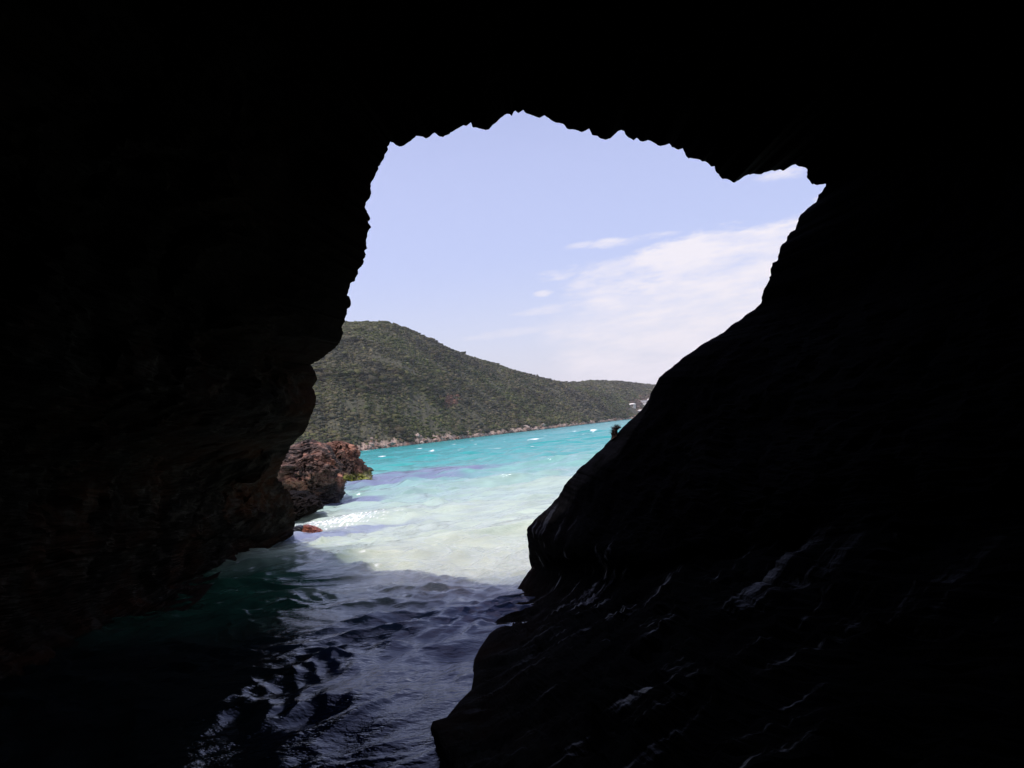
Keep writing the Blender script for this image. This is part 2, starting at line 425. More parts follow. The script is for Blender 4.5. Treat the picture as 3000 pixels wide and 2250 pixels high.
    head = np.repeat(sm(np.arange(n), cnt[13] + 40, cnt[6]), nt); amp = amp * (1 - .5 * head); bias = bias * (1 - .9 * head)
    bias = bias - fine * .055 * fa + .05 * fa
    q = q + outd * ((-disp * amp * .75) + bias)[:, None]
    q[:, 1] += (fbm(q * 1.1, 3, 77) * .3 * amp)
    # never let rock come between the eye and the mouth: nothing to do, drift keeps it outside
    # back wall of the chamber
    k = sm(tt, 0, 1) * 0 + sm(np.tile(T, n), .93, 1.0)
    cen = np.array([.6, -9.0, 2.6])
    q = q * (1 - k[:, None] ** 2) + cen * k[:, None] ** 2
    inner = q.reshape(n, nt, 3)
    # outer cliff
    dl = [.05, .14, .28, .42, .50, .50, .40, .2, -.2, -.8, -1.8, -3.2, -6, -11, -15]
    ml = [1.004, 1.012, 1.03, 1.07, 1.13, 1.22, 1.35, 1.5, 1.75, 2.05, 2.4, 2.8, 3.3, 3.7, 3.9]
    # densify
    tk = np.linspace(0, len(dl), 46)
    dd = np.interp(tk, range(len(dl) + 1), [0] + dl); mm = np.interp(tk, range(len(dl) + 1), [1] + ml)
    outer = np.zeros((n, len(tk), 3))
    def axr(y):
        d = ray(1450, 1050); return CAM[None, :] + d[None, :] * (y / d[1])[:, None]
    for j, (de, mu) in enumerate(zip(dd, mm)):
        w = min(1, max(0, j - 10) / 10.)
        B = S * (1 - w) + S1 * w if w < 1 else S1 * max(0, 1 - (j - 20) / 20.) + S2 * min(1, (j - 20) / 20.)
        y1 = B[:, 1] + de
        o0 = B - axr(B[:, 1])
        outer[:, j] = axr(y1) + o0 * (np.maximum(1, y1 / B[:, 1]) * mu)[:, None]
        outer[:, j, 1] = y1
    qo = outer.reshape(-1, 3)
    wo = np.tile(sm(np.array(mm), 1.02, 1.3), n)
    qo = qo + np.stack([fbm(qo * .5, 5, 80), fbm(qo * .5, 5, 84), fbm(qo * .5, 5, 88)], 1) * .5 * wo[:, None]
    outer = qo.reshape(n, len(tk), 3)
    allv = np.concatenate([outer[:, :0:-1], inner], 1)
    nv = allv.shape[1]
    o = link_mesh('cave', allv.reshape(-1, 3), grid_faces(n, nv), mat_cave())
    tag(o, 'black rock walls and roof of a sea cave framing the bright bay', 'cave', kind='structure')
    return S

# ------------------------------------------------------------------ water
SEGS = [  # swell fronts, their darker faces painted into the colour: two world points, half width, strength, swell height
    (W(990, 1420), W(1440, 1358), 6.2, 1.0, .10), (W(930, 1483), W(1140, 1456), 1.35, .95, .10),
    (W(870, 1575), W(1270, 1512), .6, .9, .08)]
BOULDER = W(912, 1556)

def build_water():
    ang = np.concatenate([np.linspace(-180, -44, 50, endpoint=False), np.linspace(-44, 44, 760), np.linspace(44, 180, 51)[1:-1]])
    ang = np.radians(ang)
    r = np.concatenate([np.exp(np.linspace(math.log(1.0), math.log(2.6), 40, endpoint=False)), np.exp(np.linspace(math.log(2.6), math.log(40), 1250, endpoint=False)),
                        np.exp(np.linspace(math.log(40), math.log(1500), 520))])
    k = len(r)
    A, Rr_ = np.meshgrid(ang, r, indexing='ij')
    X = (Rr_ * np.sin(A)).ravel(); Y = (Rr_ * np.cos(A)).ravel(); RR = Rr_.ravel()
    dr = np.tile(np.gradient(r), len(ang))
    Z = np.zeros_like(X); DX = np.zeros_like(X); DY = np.zeros_like(X)
    p3 = np.stack([X, Y, np.zeros_like(X)], 1)
    wx = fbm(p3 * .35, 2, 3) * .8; wy = fbm(p3 * .35 + 50, 2, 4) * .8
    rs = np.random.RandomState(5)
    cave = sm(Y, 26, 9)                      # calmer long waves inside, chop outside
    lam = np.exp(np.linspace(math.log(.13), math.log(7.0), 50))
    envs = [np.clip(.8 + .95 * noise(p3 / e + 37.7 * e, 800 + i), .1, 1.8) for i, e in enumerate((.8, 1.8, 4.0, 9.0, 18.0))]
    for L in lam:
        for rep in range(2):
            # small ripples run in past the slab a little askew, long waves straight in
            th = R(rs.normal(-108 if L < 1.5 else -97, 30 if L < 1.5 else 26))
            kx, ky = math.cos(th) * 2 * math.pi / L, math.sin(th) * 2 * math.pi / L
            slope = .052 if L < 1.1 else (.026 if L < 2 else .017)
            a = slope * L / (2 * math.pi)
            fil = sm(L / dr, 3.0, 6.0)
            env = envs[int(np.clip(round(math.log(L * 3.2 / .8) / .8) - rep, 0, 4))]
            loc = (.45 + .55 * sm(Y, 40, 20) + .25 * cave) if L < 1.1 else (2.7 - 2.1 * cave)
            ph = kx * (X + wx) + ky * (Y + wy) + rs.rand() * 6.28
            aa = a * fil * env * loc
            Z += aa * np.sin(ph)
            DX += aa * .8 * math.cos(th) * np.cos(ph); DY += aa * .8 * math.sin(th) * np.cos(ph)
    # ripples thrown back off the slab, running away from it to the left
    near_slab = sm(X + .28 * (9 - Y), -2.6, -.4) * sm(Y, 13, 9) * sm(Y, 2.5, 4)
    for L in np.exp(np.linspace(math.log(.10), math.log(.75), 22)):
        th = R(rs.normal(152, 13)); kx, ky = math.cos(th) * 2 * math.pi / L, math.sin(th) * 2 * math.pi / L
        aa = (.060 if L < .4 else .045) * L / (2 * math.pi) * sm(L / dr, 3, 6) * envs[int(rs.randint(0, 3))] * near_slab
        ph = kx * (X + wx * .6) + ky * (Y + wy * .6) + rs.rand() * 6.28
        Z += aa * np.sin(ph)
    # short crested chop (sharp crests)
    q = np.stack([(X + wx) * .9 + .25 * Y, (Y + wy) * 1.9 - .4 * X, np.zeros_like(X)], 1)
    Z += ridged(q * .8, 3, 9, .45) * .022 * sm(1.5 / dr, 4, 8) * (1.2 - .5 * cave)
    # swell fronts running in past the outcrops
    swell_shade = np.zeros_like(X); swell = np.zeros_like(X)
    for a, b, hw, st, hgt in SEGS:
        d = b - a; Ld = np.hypot(d[0], d[1]); e = d[:2] / Ld
        t = ((X - a[0]) * e[0] + (Y - a[1]) * e[1]) / Ld
        off = -(X - a[0]) * e[1] + (Y - a[1]) * e[0] + fbm(p3 * .45, 3, 21) * hw * .6
        taper = np.clip(1.15 - np.clip(t, 0, 2), 0, 1) * sm(t, -.3, 0)
        m = sm(np.abs(off) / (hw * (.25 + taper)), 1.15, .45) * sm(t, 1.05, .55) * sm(t, -.35, -.1)
        swell_shade = np.maximum(swell_shade, m * st)
        swell += hgt * np.exp(-((off - hw * .5) / (hw * .8)) ** 2) * sm(t, 1.1, .3) * sm(t, -.5, 0)
    Z += swell
    # water colour: sand depth and stirred-up sand outside, bluish cave shade painted in near
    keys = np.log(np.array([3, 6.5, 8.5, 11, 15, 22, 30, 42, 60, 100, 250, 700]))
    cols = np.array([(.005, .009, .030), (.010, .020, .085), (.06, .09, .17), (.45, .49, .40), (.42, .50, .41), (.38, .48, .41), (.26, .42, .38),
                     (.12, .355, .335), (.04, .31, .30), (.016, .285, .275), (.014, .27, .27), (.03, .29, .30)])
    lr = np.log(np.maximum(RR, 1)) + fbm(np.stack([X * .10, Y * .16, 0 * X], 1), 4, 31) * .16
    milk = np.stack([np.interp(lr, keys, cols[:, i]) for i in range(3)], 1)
    # shade and reflection of the left wall painted into the colour, dark green
    wall_shade = sm(X + .28 * (Y - 9) + fbm(p3 * .5, 3, 33) * .8, -1.0, -3.0) * sm(Y, 16, 12)
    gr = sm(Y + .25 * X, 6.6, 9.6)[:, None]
    milk = milk * (1 - wall_shade[:, None]) + (np.array([.018, .075, .048]) * gr + np.array([.008, .015, .017]) * (1 - gr)) * wall_shade[:, None]
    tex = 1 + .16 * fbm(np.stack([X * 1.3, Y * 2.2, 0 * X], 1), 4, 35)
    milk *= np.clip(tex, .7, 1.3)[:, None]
    shade_w = np.clip(swell_shade * (1.0 + .6 * fbm(np.stack([X * .5, Y * 1.1, 0 * X], 1), 3, 37)), 0, 1)
    milk = milk * (1 - shade_w[:, None]) + np.array([.17, .205, .31]) * shade_w[:, None]  # bluish shade and sky reflection of the swell faces painted in
    # foam: broken water beyond the red boulder, and whitecaps out in the bay
    fc = W(985, 1532)
    fd = np.hypot((X - fc[0]) / .85, (Y - fc[1]) / 1.1)
    sp = noise(np.stack([X * 16, Y * 7, 0 * X], 1), 51) + .6 * noise(np.stack([X * 34, Y * 15, 0 * X], 1), 52)
    foam = sm(sp * 1.25 + .95 - fd * 1.05, .2, .6) * .92
    arm = W(1055, 1522); ad = np.hypot((X - arm[0]) / .9, (Y - arm[1]) / .6)
    foam = np.maximum(foam, sm(sp + .25 - ad * .6, .15, .5) * .8)
    # foam streaks in the shallows
    st = noise(np.stack([X * 3.0 + wx * 2, Y * 6.5 - .8 * X, 0 * X], 1), 53) + .6 * noise(np.stack([X * 9, Y * 17, 0 * X], 1), 54)
    foam = np.maximum(foam, sm(st, .52, .95) * .55 * sm(Y, 9, 11) * sm(Y, 19, 14))
    wc = noise(np.stack([X * .22, Y * .10, 0 * X], 1), 55) + .35 * noise(np.stack([X * 1.1, Y * .5, 0 * X], 1), 56)
    foam = np.maximum(foam, sm(wc, .69, .80) * sm(Y, 60, 100))
    for (u, v, hw) in ((1742, 1265, 10), (1607, 1296, 8), (1562, 1310, 6), (1228, 1315, 7), (1120, 1337, 7), (1265, 1322, 9)):
        c = W(u, v); rad = np.hypot(c[0], c[1])
        ua = np.arctan2(c[0], c[1])
        da = (np.arctan2(X, Y) - ua) * F / hw; dv = (1.8 * F / np.maximum(RR, 1) - 1.8 * F / rad) / (hw * .22)
        foam = np.maximum(foam, sm(da ** 2 + dv ** 2 + 1.2 * sp, 1.3, .5) * (Y > 20))
    Vv = np.stack([X + DX, Y + DY, Z], 1)
    # centre fan closes the middle
    nv = k
    faces = grid_faces(len(ang), nv, wrap_u=True)
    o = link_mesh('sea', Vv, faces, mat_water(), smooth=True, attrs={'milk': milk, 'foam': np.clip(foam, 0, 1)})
    tag(o, 'clear turquoise sea running milky white over sand into the cave', 'sea', kind='structure')

# ------------------------------------------------------------------ hill
def hp(u, v):
    du, dv = u - 1500, -(v - 1256)
    return du * math.cos(ROLL) + dv * math.sin(ROLL), -du * math.sin(ROLL) + dv * math.cos(ROLL)

RIDGE = [(300, 1090), (560, 1010), (800, 965), (950, 938), (1010, 937), (1071, 935), (1132, 941), (1193, 965), (1261, 1000), (1309, 1019), (1370, 1042),
         (1437, 1061), (1498, 1085), (1573, 1105), (1648, 1120), (1722, 1113), (1804, 1116), (1872, 1125), (1925, 1128), (2060, 1120), (2300, 1090)]
SHORE = [(300, 150), (700, 180), (1040, 215), (1275, 262), (1437, 325), (1627, 400), (1763, 520), (1844, 650), (1930, 720), (2300, 800)]

def hill_profile():
    hr = np.array([hp(u, v) for u, v in RIDGE])
    sh = np.array([(hp(u, 1256 - (u - 1500) * math.tan(ROLL))[0], d) for u, d in SHORE])
    return hr, sh

def build_hill():
    hr, sh = hill_profile()
    na, nt = 620, 240
    H = np.linspace(hr[0, 0], hr[-1, 0], na)
    az = np.arctan2(H, F)
    tg = np.interp(H, hr[:, 0], hr[:, 1])
    for _ in range(45): tg[1:-1] = .25 * tg[:-2] + .5 * tg[1:-1] + .25 * tg[2:]
    Ds = np.interp(H, sh[:, 0], sh[:, 1])
    for _ in range(400): Ds[1:-1] = .25 * Ds[:-2] + .5 * Ds[1:-1] + .25 * Ds[2:]
    t = np.linspace(-.04, 1.5, nt)
    Lr = np.interp(H, [-700, 0, 250, 420, 900], [260, 250, 300, 330, 330])
    dist = Ds[:, None] + t[None, :] * Lr[:, None] + 0
    dist += (fbm(np.stack([H * .02, 0 * H, 0 * H], 1), 4, 12) * 3.5)[:, None] * sm(1 - t, 0, 1)[None, :]
    x = dist * np.sin(az)[:, None]; y = dist * np.cos(az)[:, None]
    p = np.stack([x.ravel(), y.ravel(), 0 * x.ravel()], 1)
    prof = np.sin(np.clip(t, 0, 1) * math.pi / 2) ** 1.08
    prof = np.where(t > 1, 1 - (t - 1) ** 2 * 1.2, prof); prof = np.where(t < 0, t * 2.0, prof)
    z = np.tile(prof, (na, 1))
    z = z + (fbm(p * .012, 4, 14) * .055).reshape(na, nt) * sm(t, .02, .3)[None, :] * sm(t, .85, .45)[None, :]
    ev = z / (dist / np.cos(az)[:, None] * np.cos(az)[:, None] ** 1)
    treeh = 1.6
    best = (z / dist).max(1)
    # height so that the skyline (with scrub on top) falls where the ridge is seen
    j = (z / dist).argmax(1)
    dj = dist[np.arange(na), j]
    tan_el = tg / F * np.cos(az)
    Hs = (tan_el * dj + CAM[2] - treeh * .8) / z[np.arange(na), j]
    for _ in range(20): Hs[1:-1] = .25 * Hs[:-2] + .5 * Hs[1:-1] + .25 * Hs[2:]
    z = z * Hs[:, None]
    rocky = (np.abs(fbm(p * .25, 4, 18)) * 1.6).reshape(na, nt) * sm(t, .0, .012)[None, :] * sm(t, .12, .02)[None, :]
    z = z + rocky
    verts = np.stack([x, y, z], -1)
    # ground colour: pale pink rock by the water, brown earth under the scrub
    zz = z.ravel(); pv = verts.reshape(-1, 3)
    nn = fbm(pv * .35, 4, 19)
    band = sm(zz + nn * 1.3, 2.3, 1.3)
    pale = np.array([.30, .235, .19]) * (1 + .5 * fbm(pv * .8, 3, 20))[:, None]
    red = np.array([.16, .085, .06])
    pale = pale * (1 - sm(nn, .1, .5)[:, None] * .8) + red * sm(nn, .1, .5)[:, None] * .8
    wet = sm(zz + nn * .25, .55, .25)
    pale = pale * (1 - wet[:, None]) + np.array([.02, .018, .02]) * wet[:, None]
    earth = np.array([.056, .058, .036]) * (1 + .4 * nn)[:, None]
    tint = np.clip(earth * (1 - band[:, None]) + pale * band[:, None], .005, 1)
    o = link_mesh('hill', verts.reshape(-1, 3), grid_faces(na, nt), mat_attr('hill_ground'), smooth=True, attrs={'tint': tint})
    tag(o, 'long scrub covered headland sloping down to a pale rocky shoreline', 'hill', kind='structure')
    return verts, H, t, az

def icosphere(sub):
    import bmesh
    bm = bmesh.new(); bmesh.ops.create_icosphere(bm, subdivisions=sub, radius=1.0)
    v = np.array([x.co[:] for x in bm.verts]); f = np.array([[q.index for q in fc.verts] for fc in bm.faces]); bm.free()
    return v, f

HOUSE_UV = [(1888, 1193), (1862, 1213), (1838, 1193)]
HOUSE_AT = []

def hill_hit(verts, H, t, u, v):
    h, p = hp(u, v)
    i = int(np.argmin(np.abs(H - h)))
    col = verts[i]; rad = np.hypot(col[:, 0], col[:, 1])
    el = (col[:, 2] - CAM[2]) / rad; tgt = p / F * math.cos(math.atan2(h, F))
    j = int(np.argmax(el > tgt)); j = max(j, 1)
    f = np.clip((tgt - el[j - 1]) / (el[j] - el[j - 1] + 1e-9), 0, 1)
    return col[j - 1] * (1 - f) + col[j] * f

def build_scrub(verts, H, t, az):
    na, nt = len(H), len(t)
    sel = (H > -760) & (H < 480)
    N = 98000
    rs = np.random.RandomState(3)
    ia = rs.uniform(np.argmax(sel), na - 1 - np.argmax(sel[::-1]) - 1, N)
    # denser area sampling: t uniform
    it = (rs.uniform(0.01, 1.04, N) - t[0]) / (t[-1] - t[0]) * (nt - 1)
    i0 = ia.astype(int); j0 = it.astype(int); fa = (ia - i0)[:, None]; ft = (it - j0)[:, None]
    pos = (verts[i0, j0] * (1 - fa) * (1 - ft) + verts[i0 + 1, j0] * fa * (1 - ft) + verts[i0, j0 + 1] * (1 - fa) * ft + verts[i0 + 1, j0 + 1] * fa * ft)
    tt = t[0] + it / (nt - 1) * (t[-1] - t[0])
    nn = fbm(pos * .35, 4, 19)
    keep = (pos[:, 2] + nn * 1.3 > 1.75)
    big = fbm(pos * .018, 3, 70)
    cov = fbm(pos * .05, 3, 71)
    # bare sandy patch in mid slope is grown thinly with low scrub
    c0 = W(1150, 1050) if False else None
    hh = np.arctan2(pos[:, 0], pos[:, 1])
    keep &= ~((cov < -.42) & (rs.rand(N) < .75))
    for (u, v), cl in zip(HOUSE_UV, (9, 3.5, 4.5)):
        hpt = hill_hit(verts, H, t, u, v); HOUSE_AT.append(hpt)
        rh = np.hypot(hpt[0], hpt[1]); ra = np.hypot(pos[:, 0], pos[:, 1])
        side = np.abs(np.arctan2(pos[:, 0], pos[:, 1]) - math.atan2(hpt[0], hpt[1])) * rh
        keep &= ~((side < cl * .75) & (ra < rh + cl) & (ra > rh - 34))
    pos, tt, big, cov = pos[keep], tt[keep], big[keep], cov[keep]
    n = len(pos)
    rad = np.hypot(pos[:, 0], pos[:, 1])
    size = np.exp(rs.normal(0, .36, n)) * (1.2 - .55 * sm(tt, .30, .95)) * (.66 + .75 * sm(cov, -.1, .45)) * (.26 + .36 * rad / 330)
    size = np.clip(size, .35, 2.2)
    v0, f0 = icosphere(1)
    nv, nf = len(v0), len(f0)
    protos = []
    for k in range(14):
        d = 1 + .42 * fbm(v0 * 1.7 + k * 9.1, 3, 90 + k, .7) + .22 * rs.normal(size=nv)
        vv = v0 * d[:, None]; vv[:, 2] = vv[:, 2] * .50 + .22
        protos.append(vv)
    protos = np.array(protos)
    pk = rs.randint(0, 14, n); rot = rs.uniform(0, 6.28, n)
    B = protos[pk]
    c, s = np.cos(rot)[:, None], np.sin(rot)[:, None]
    sx = size * rs.uniform(.8, 1.35, n); sz = size * rs.uniform(.8, 1.25, n)
    Xx = (B[:, :, 0] * c - B[:, :, 1] * s) * sx[:, None] + pos[:, 0:1]
    Yy = (B[:, :, 0] * s + B[:, :, 1] * c) * sx[:, None] + pos[:, 1:2]
    Zz = B[:, :, 2] * sz[:, None] + pos[:, 2:3] - .15
    V = np.stack([Xx, Yy, Zz], -1).reshape(-1, 3)
    Fc = (f0[None] + (np.arange(n) * nv)[:, None, None]).reshape(-1, 3)
    pal = np.array([(.062, .068, .030), (.054, .060, .030), (.046, .052, .030), (.072, .070, .036), (.060, .056, .044), (.078, .066, .046), (.044, .044, .038)])
    wsel = np.clip(((rs.rand(n) * .62 + .30 + big * .55) * 7), 0, 6.99).astype(int)
    tint = pal[wsel] * rs.uniform(.86, 1.14, (n, 1))
    up = sm(tt, .55, 1.0)[:, None] * .6
    tint = tint * (1 - up) + np.array([.058, .058, .046]) * up
    tint *= (1.10 - .36 * sm(cov, .0, .4) + .14 * sm(cov, -.1, -.5) + .22 * fbm(pos * .011, 2, 73))[:, None] * np.array([.97, 1.04, .86])
    # rusty dying patch on the lower slope
    hpx, hpy = hp(1303, 1175)
    pu = np.arctan2(pos[:, 0], pos[:, 1]); pe = np.arctan2(pos[:, 2] - 1.8, rad)
    m = (((pu - math.atan2(hpx, F)) * F / 28) ** 2 + ((pe - math.atan2(hpy, F)) * F / 17) ** 2) < 1 + .5 * rs.normal(size=n)
    tint[m] = np.array([.125, .070, .052]) * rs.uniform(.7, 1.25, (m.sum(), 1))
    # bare earth showing near the houses
    hx, hy = hp(1880, 1190)
    m = (((pu - math.atan2(hx, F)) * F / 48) ** 2 + ((pe - math.atan2(hy, F)) * F / 24) ** 2) < 1 + .4 * rs.normal(size=n)
    tint[m] = np.array([.11, .08, .062]) * rs.uniform(.7, 1.25, (m.sum(), 1))
    vt = np.repeat(tint * 1.12, nv, 0) * np.clip(1 + .09 * rs.normal(size=(n * nv, 1)), .6, 1.5)
    o = link_mesh('scrub', V, Fc, mat_attr('scrub_leaves', rough=1.0, spec=.1), smooth=True, attrs={'tint': vt})
    tag(o, 'dense grey green scrub covering the whole headland above the shore', 'scrub', kind='stuff')

# ------------------------------------------------------------------ rocks
def rock(name, levels, y0, depth, mat, seed, amp=.12, nr=150, na=200, rowscale=1.0, algae=None, yoff=0.0, freq=1.0):
    """levels: from foot to top (uL, uR, v); stacked rings at distance y0, pushed about by noise"""
    Ls = np.array([P(l[0], l[2], y0) for l in levels]); Rs = np.array([P(l[1], l[2], y0) for l in levels])
    k = np.linspace(0, len(levels) - 1, nr)
    Li = np.stack([np.interp(k, range(len(levels)), Ls[:, i]) for i in range(3)], 1)
    Ri = np.stack([np.interp(k, range(len(levels)), Rs[:, i]) for i in range(3)], 1)
    cen = (Li + Ri) / 2; hw = (Ri - Li) / 2
    wmax = np.abs(hw[:, 0]).max()
    prof = np.sqrt(np.clip(np.abs(hw[:, 0]) / wmax, 0, 1))
    th = np.linspace(0, 2 * math.pi, na, endpoint=False)
    cs, sn = np.cos(th), np.sin(th)
    e = .78
    cx = np.sign(cs) * np.abs(cs) ** e; sy = np.sign(sn) * np.abs(sn) ** e
    V = cen[None] + cx[:, None, None] * hw[None]
    back = np.interp(k, range(len(levels)), [l[3] if len(l) > 3 else 0 for l in levels])
    V[:, :, 1] = y0 + yoff + back[None] + sy[:, None] * (depth * prof)[None]
    q = V.reshape(-1, 3)
    out = q - np.tile(cen, (na, 1)); out[:, 2] *= .3
    out[:, 1] -= yoff
    out /= (np.linalg.norm(out, axis=1)[:, None] + 1e-6)
    wv = np.stack([fbm(q * 1.3 * freq, 3, seed), fbm(q * 1.3 * freq + 9, 3, seed + 1), fbm(q * 1.3 * freq + 21, 3, seed + 2)], 1) * .28
    qq = q + wv
    d1, d2, cid = cells(qq * 1.7 * freq, seed + 3)
    e1, e2, eid = cells(qq * 3.4 * freq, seed + 4)
    pit = sm(eid, .60, .68) * sm(e1, .52, .12)
    dsp = 1.5 * fbm(q * .9 * freq, 4, seed + 5, .6) + .9 * (cid - .5) - .3 * sm(d2 - d1, .12, 0) + .55 * (eid - .5) - 1.6 * pit + .22 * ridged(q * 4.2 * freq, 5, seed + 6, .6) + .35 * fbm(q * 3.0 * freq, 4, seed + 8, .6)
    q = q + out * (amp * dsp)[:, None] + np.array([0, 0, 1.0]) * (amp * .35 * fbm(q * 2 * freq, 4, seed + 9))[:, None]
    # close the top
    V = q.reshape(na, nr, 3)
    verts = V.reshape(-1, 3)
    faces = grid_faces(na, nr, wrap_u=True)
    top = V[:, -1].mean(0)
    verts = np.concatenate([verts, top[None]])
    tri = np.array([[i * nr + nr - 1, ((i + 1) % na) * nr + nr - 1, len(verts) - 1, len(verts) - 1] for i in range(na)])
    me_v = verts
    at = {}
    if algae is not None:
        at['algae'] = algae(me_v)
    # top fan as degenerate-free triangles: use small extra ring instead
    ring = V[:, -1] * .35 + top * .65
    base = len(V.reshape(-1, 3))
    verts = np.concatenate([V.reshape(-1, 3), ring])
    f2 = np.array([[i * nr + nr - 1, ((i + 1) % na) * nr + nr - 1, base + (i + 1) % na, base + i] for i in range(na)])
    h = na // 2
    f3 = np.array([[base + i, base + i + 1, base + na - 2 - i, base + na - 1 - i] for i in range(h - 1)])
    faces = np.concatenate([faces, f2, f3])
    at = {'algae': algae(verts)} if algae is not None else {}
    return link_mesh(name, verts, faces, mat, attrs=at)

def build_rocks():
    m1 = mat_rock('outcrop_rock', (.022, .015, .013), (.095, .048, .034), (.22, .14, .11), scale=2.2, red=(.38, .18, .12))
    m2 = mat_rock('point_rock', (.035, .018, .012), (.13, .058, .036), (.28, .15, .10), algae=(.22, .24, .03), scale=1.8, red=(.42, .21, .14))
    y1 = W(950, 1480)[1]
    lv = [(780, 966, 1540, 1.1), (786, 970, 1490, 1.1), (790, 974, 1472, 1.0), (792, 984, 1450, .75), (790, 990, 1428, .35), (790, 998, 1400, .05), (800, 1000, 1380, -.1), (812, 992, 1362, 0), (822, 974, 1344, .15),
          (834, 958, 1325, .3), (846, 948, 1310, .5), (858, 930, 1302, .65), (868, 908, 1296, .8), (882, 902, 1291, .9)]
    o = rock('outcrop', lv, y1, 1.1, m1, 200, amp=.19, freq=1.3, nr=230, na=320)
    tag(o, 'nearer dark craggy outcrop touching the cave wall, undercut above the water', 'rock')
    yl = W(872, 1522)[1]
    m0 = mat_rock('ledge_rock', (.004, .0035, .0035), (.008, .006, .005), (.014, .009, .007), scale=2.5, spec=.06)
    lv = [(770, 868, 1545), (772, 874, 1524), (774, 898, 1510), (776, 930, 1496), (778, 946, 1484), (780, 936, 1470), (782, 912, 1455), (784, 880, 1442)]
    o = rock('outcrop', lv, yl, .8, m0, 260, amp=.09, freq=2.0)
    tag(o, 'low black wet rock joining the cave wall to the nearer craggy outcrop', 'rock')
    y2 = W(1060, 1414)[1]
    lv = [(900, 1086, 1440), (905, 1089, 1413), (908, 1090, 1404), (912, 1083, 1391), (918, 1070, 1380), (925, 1058, 1362), (928, 1048, 1345), (935, 1042, 1332), (948, 1038, 1318), (960, 1028, 1308), (970, 1018, 1300), (980, 1006, 1293)]
    bx = W(1045, 1412)
    def alg(v):
        return sm(v[:, 2], .62, .30) * sm(v[:, 0], P(990, 1410, y2)[0], P(1005, 1410, y2)[0]) * sm(v[:, 2], .02, .08)
    o = rock('outcrop', lv, y2, 1.6, m2, 300, amp=.25, freq=1.0, algae=alg, nr=230, na=320)
    tag(o, 'farther reddish outcrop with yellow green algae along its foot', 'rock')
    # red boulder in the shallows and the black stone between it and the wall
    m3 = NT('red_boulder'); pos = m3.n('ShaderNodeNewGeometry').outputs['Position']
    c = m3.mix(m3.step(m3.noise(pos, 9, 5, .65), .4, .62), C(.12, .030, .016), C(.34, .105, .05))
    b = m3.n('ShaderNodeBsdfPrincipled', ins={'Base Color': c, 'Roughness': .35, 'Normal': m3.n('ShaderNodeBump', ins={'Strength': .5, 'Distance': .02, 'Height': m3.noise(pos, 30, 5)}).outputs[0]})
    m3 = m3.out(b.outputs[0])
    y3 = W(912, 1558)[1]
    o = rock('boulder', [(884, 944, 1590), (886, 942, 1560), (887, 932, 1551), (888, 918, 1543), (889, 906, 1538)], y3, .22, m3, 400, amp=.028, nr=60, na=90, freq=5)
    tag(o, 'small wet red boulder breaking the water at the foot of the cave wall', 'boulder')
    m4 = mat_plain('black_stone', (.012, .012, .013), .3)
    o = rock('boulder', [(846, 896, 1590), (850, 892, 1560), (856, 890, 1548), (866, 886, 1541)], y3 + .1, .2, m4, 420, amp=.03, nr=60, na=90, freq=5)
    tag(o, 'black wet stone wedged between the cave wall and red boulder', 'boulder')
    y4 = W(1118, 1397)[1]
    o = rock('boulder', [(1106, 1132, 1404), (1110, 1128, 1396), (1114, 1122, 1392)], y4, .2, m4, 440, amp=.03, nr=40, na=60, freq=4)
    tag(o, 'small dark stone awash in the purple water beyond the algae', 'boulder')

def build_shore(verts, H, t):
    m = mat_attr('shore_boulder', rough=.85, spec=.3)
    rs = np.random.RandomState(9)
    v0, f0 = icosphere(3)
    cols = [(.30, .22, .19), (.36, .29, .25), (.22, .16, .13), (.08, .07, .065), (.24, .14, .10)]
    lab = ['pale pink boulder on the far shoreline below the scrub', 'whitish boulder on the far shoreline below the scrub',
           'brown boulder on the far shoreline below the scrub', 'dark wet boulder at the far water line below the scrub', 'rust coloured boulder on the far shoreline below the scrub']
    protos = []
    for k in range(10):
        d = 1 + .45 * fbm(v0 * 1.3 + k * 5.3, 3, 500 + k)
        d1, d2, cid = cells(v0 * 1.8 + k * 3.7, 520 + k)
        vv = v0 * (d + .3 * (cid - .5))[:, None]; vv[:, 2] *= .7
        ci = k % 5
        tint = np.array(cols[ci])[None] * (1 + .4 * fbm(v0 * 3 + k, 3, 540 + k))[:, None]
        protos.append((vv, np.clip(tint, .01, 1), ci))
    meshes = {}
    i_sel = np.where((H > -560) & (H < 400))[0]
    for k in range(150):
        pi = rs.randint(0, 10)
        vv, tint, ci = protos[pi]
        tz = rs.choice([rs.uniform(.0, .012), rs.uniform(.0, .03)])
        if ci == 3: tz = rs.uniform(-.002, .004)
        i = rs.choice(i_sel); j = int(np.clip((tz - t[0]) / (t[-1] - t[0]) * (len(t) - 1), 0, len(t) - 2))
        f = (tz - t[0]) / (t[-1] - t[0]) * (len(t) - 1) - j
        p = verts[i, j] * (1 - f) + verts[i, j + 1] * f
        if pi not in meshes:
            o = link_mesh('shore_boulder', vv, f0, m, attrs={'tint': tint}); meshes[pi] = o
        else:
            o = meshes[pi].copy(); COL.objects.link(o)
        s = math.exp(rs.normal(0, .5)) * .48 * (.6 + .4 * np.hypot(p[0], p[1]) / 300)
        s = min(s, 1.6)
        o.location = (p[0], p[1], max(p[2], .0) + .1 * s); o.rotation_euler = (rs.uniform(-.3, .3), rs.uniform(-.3, .3), rs.uniform(0, 6.28)); o.scale = (s * rs.uniform(.9, 1.6), s, s * rs.uniform(.7, 1.1))
        tag(o, lab[ci], 'boulder', 'boulders along the far shoreline')

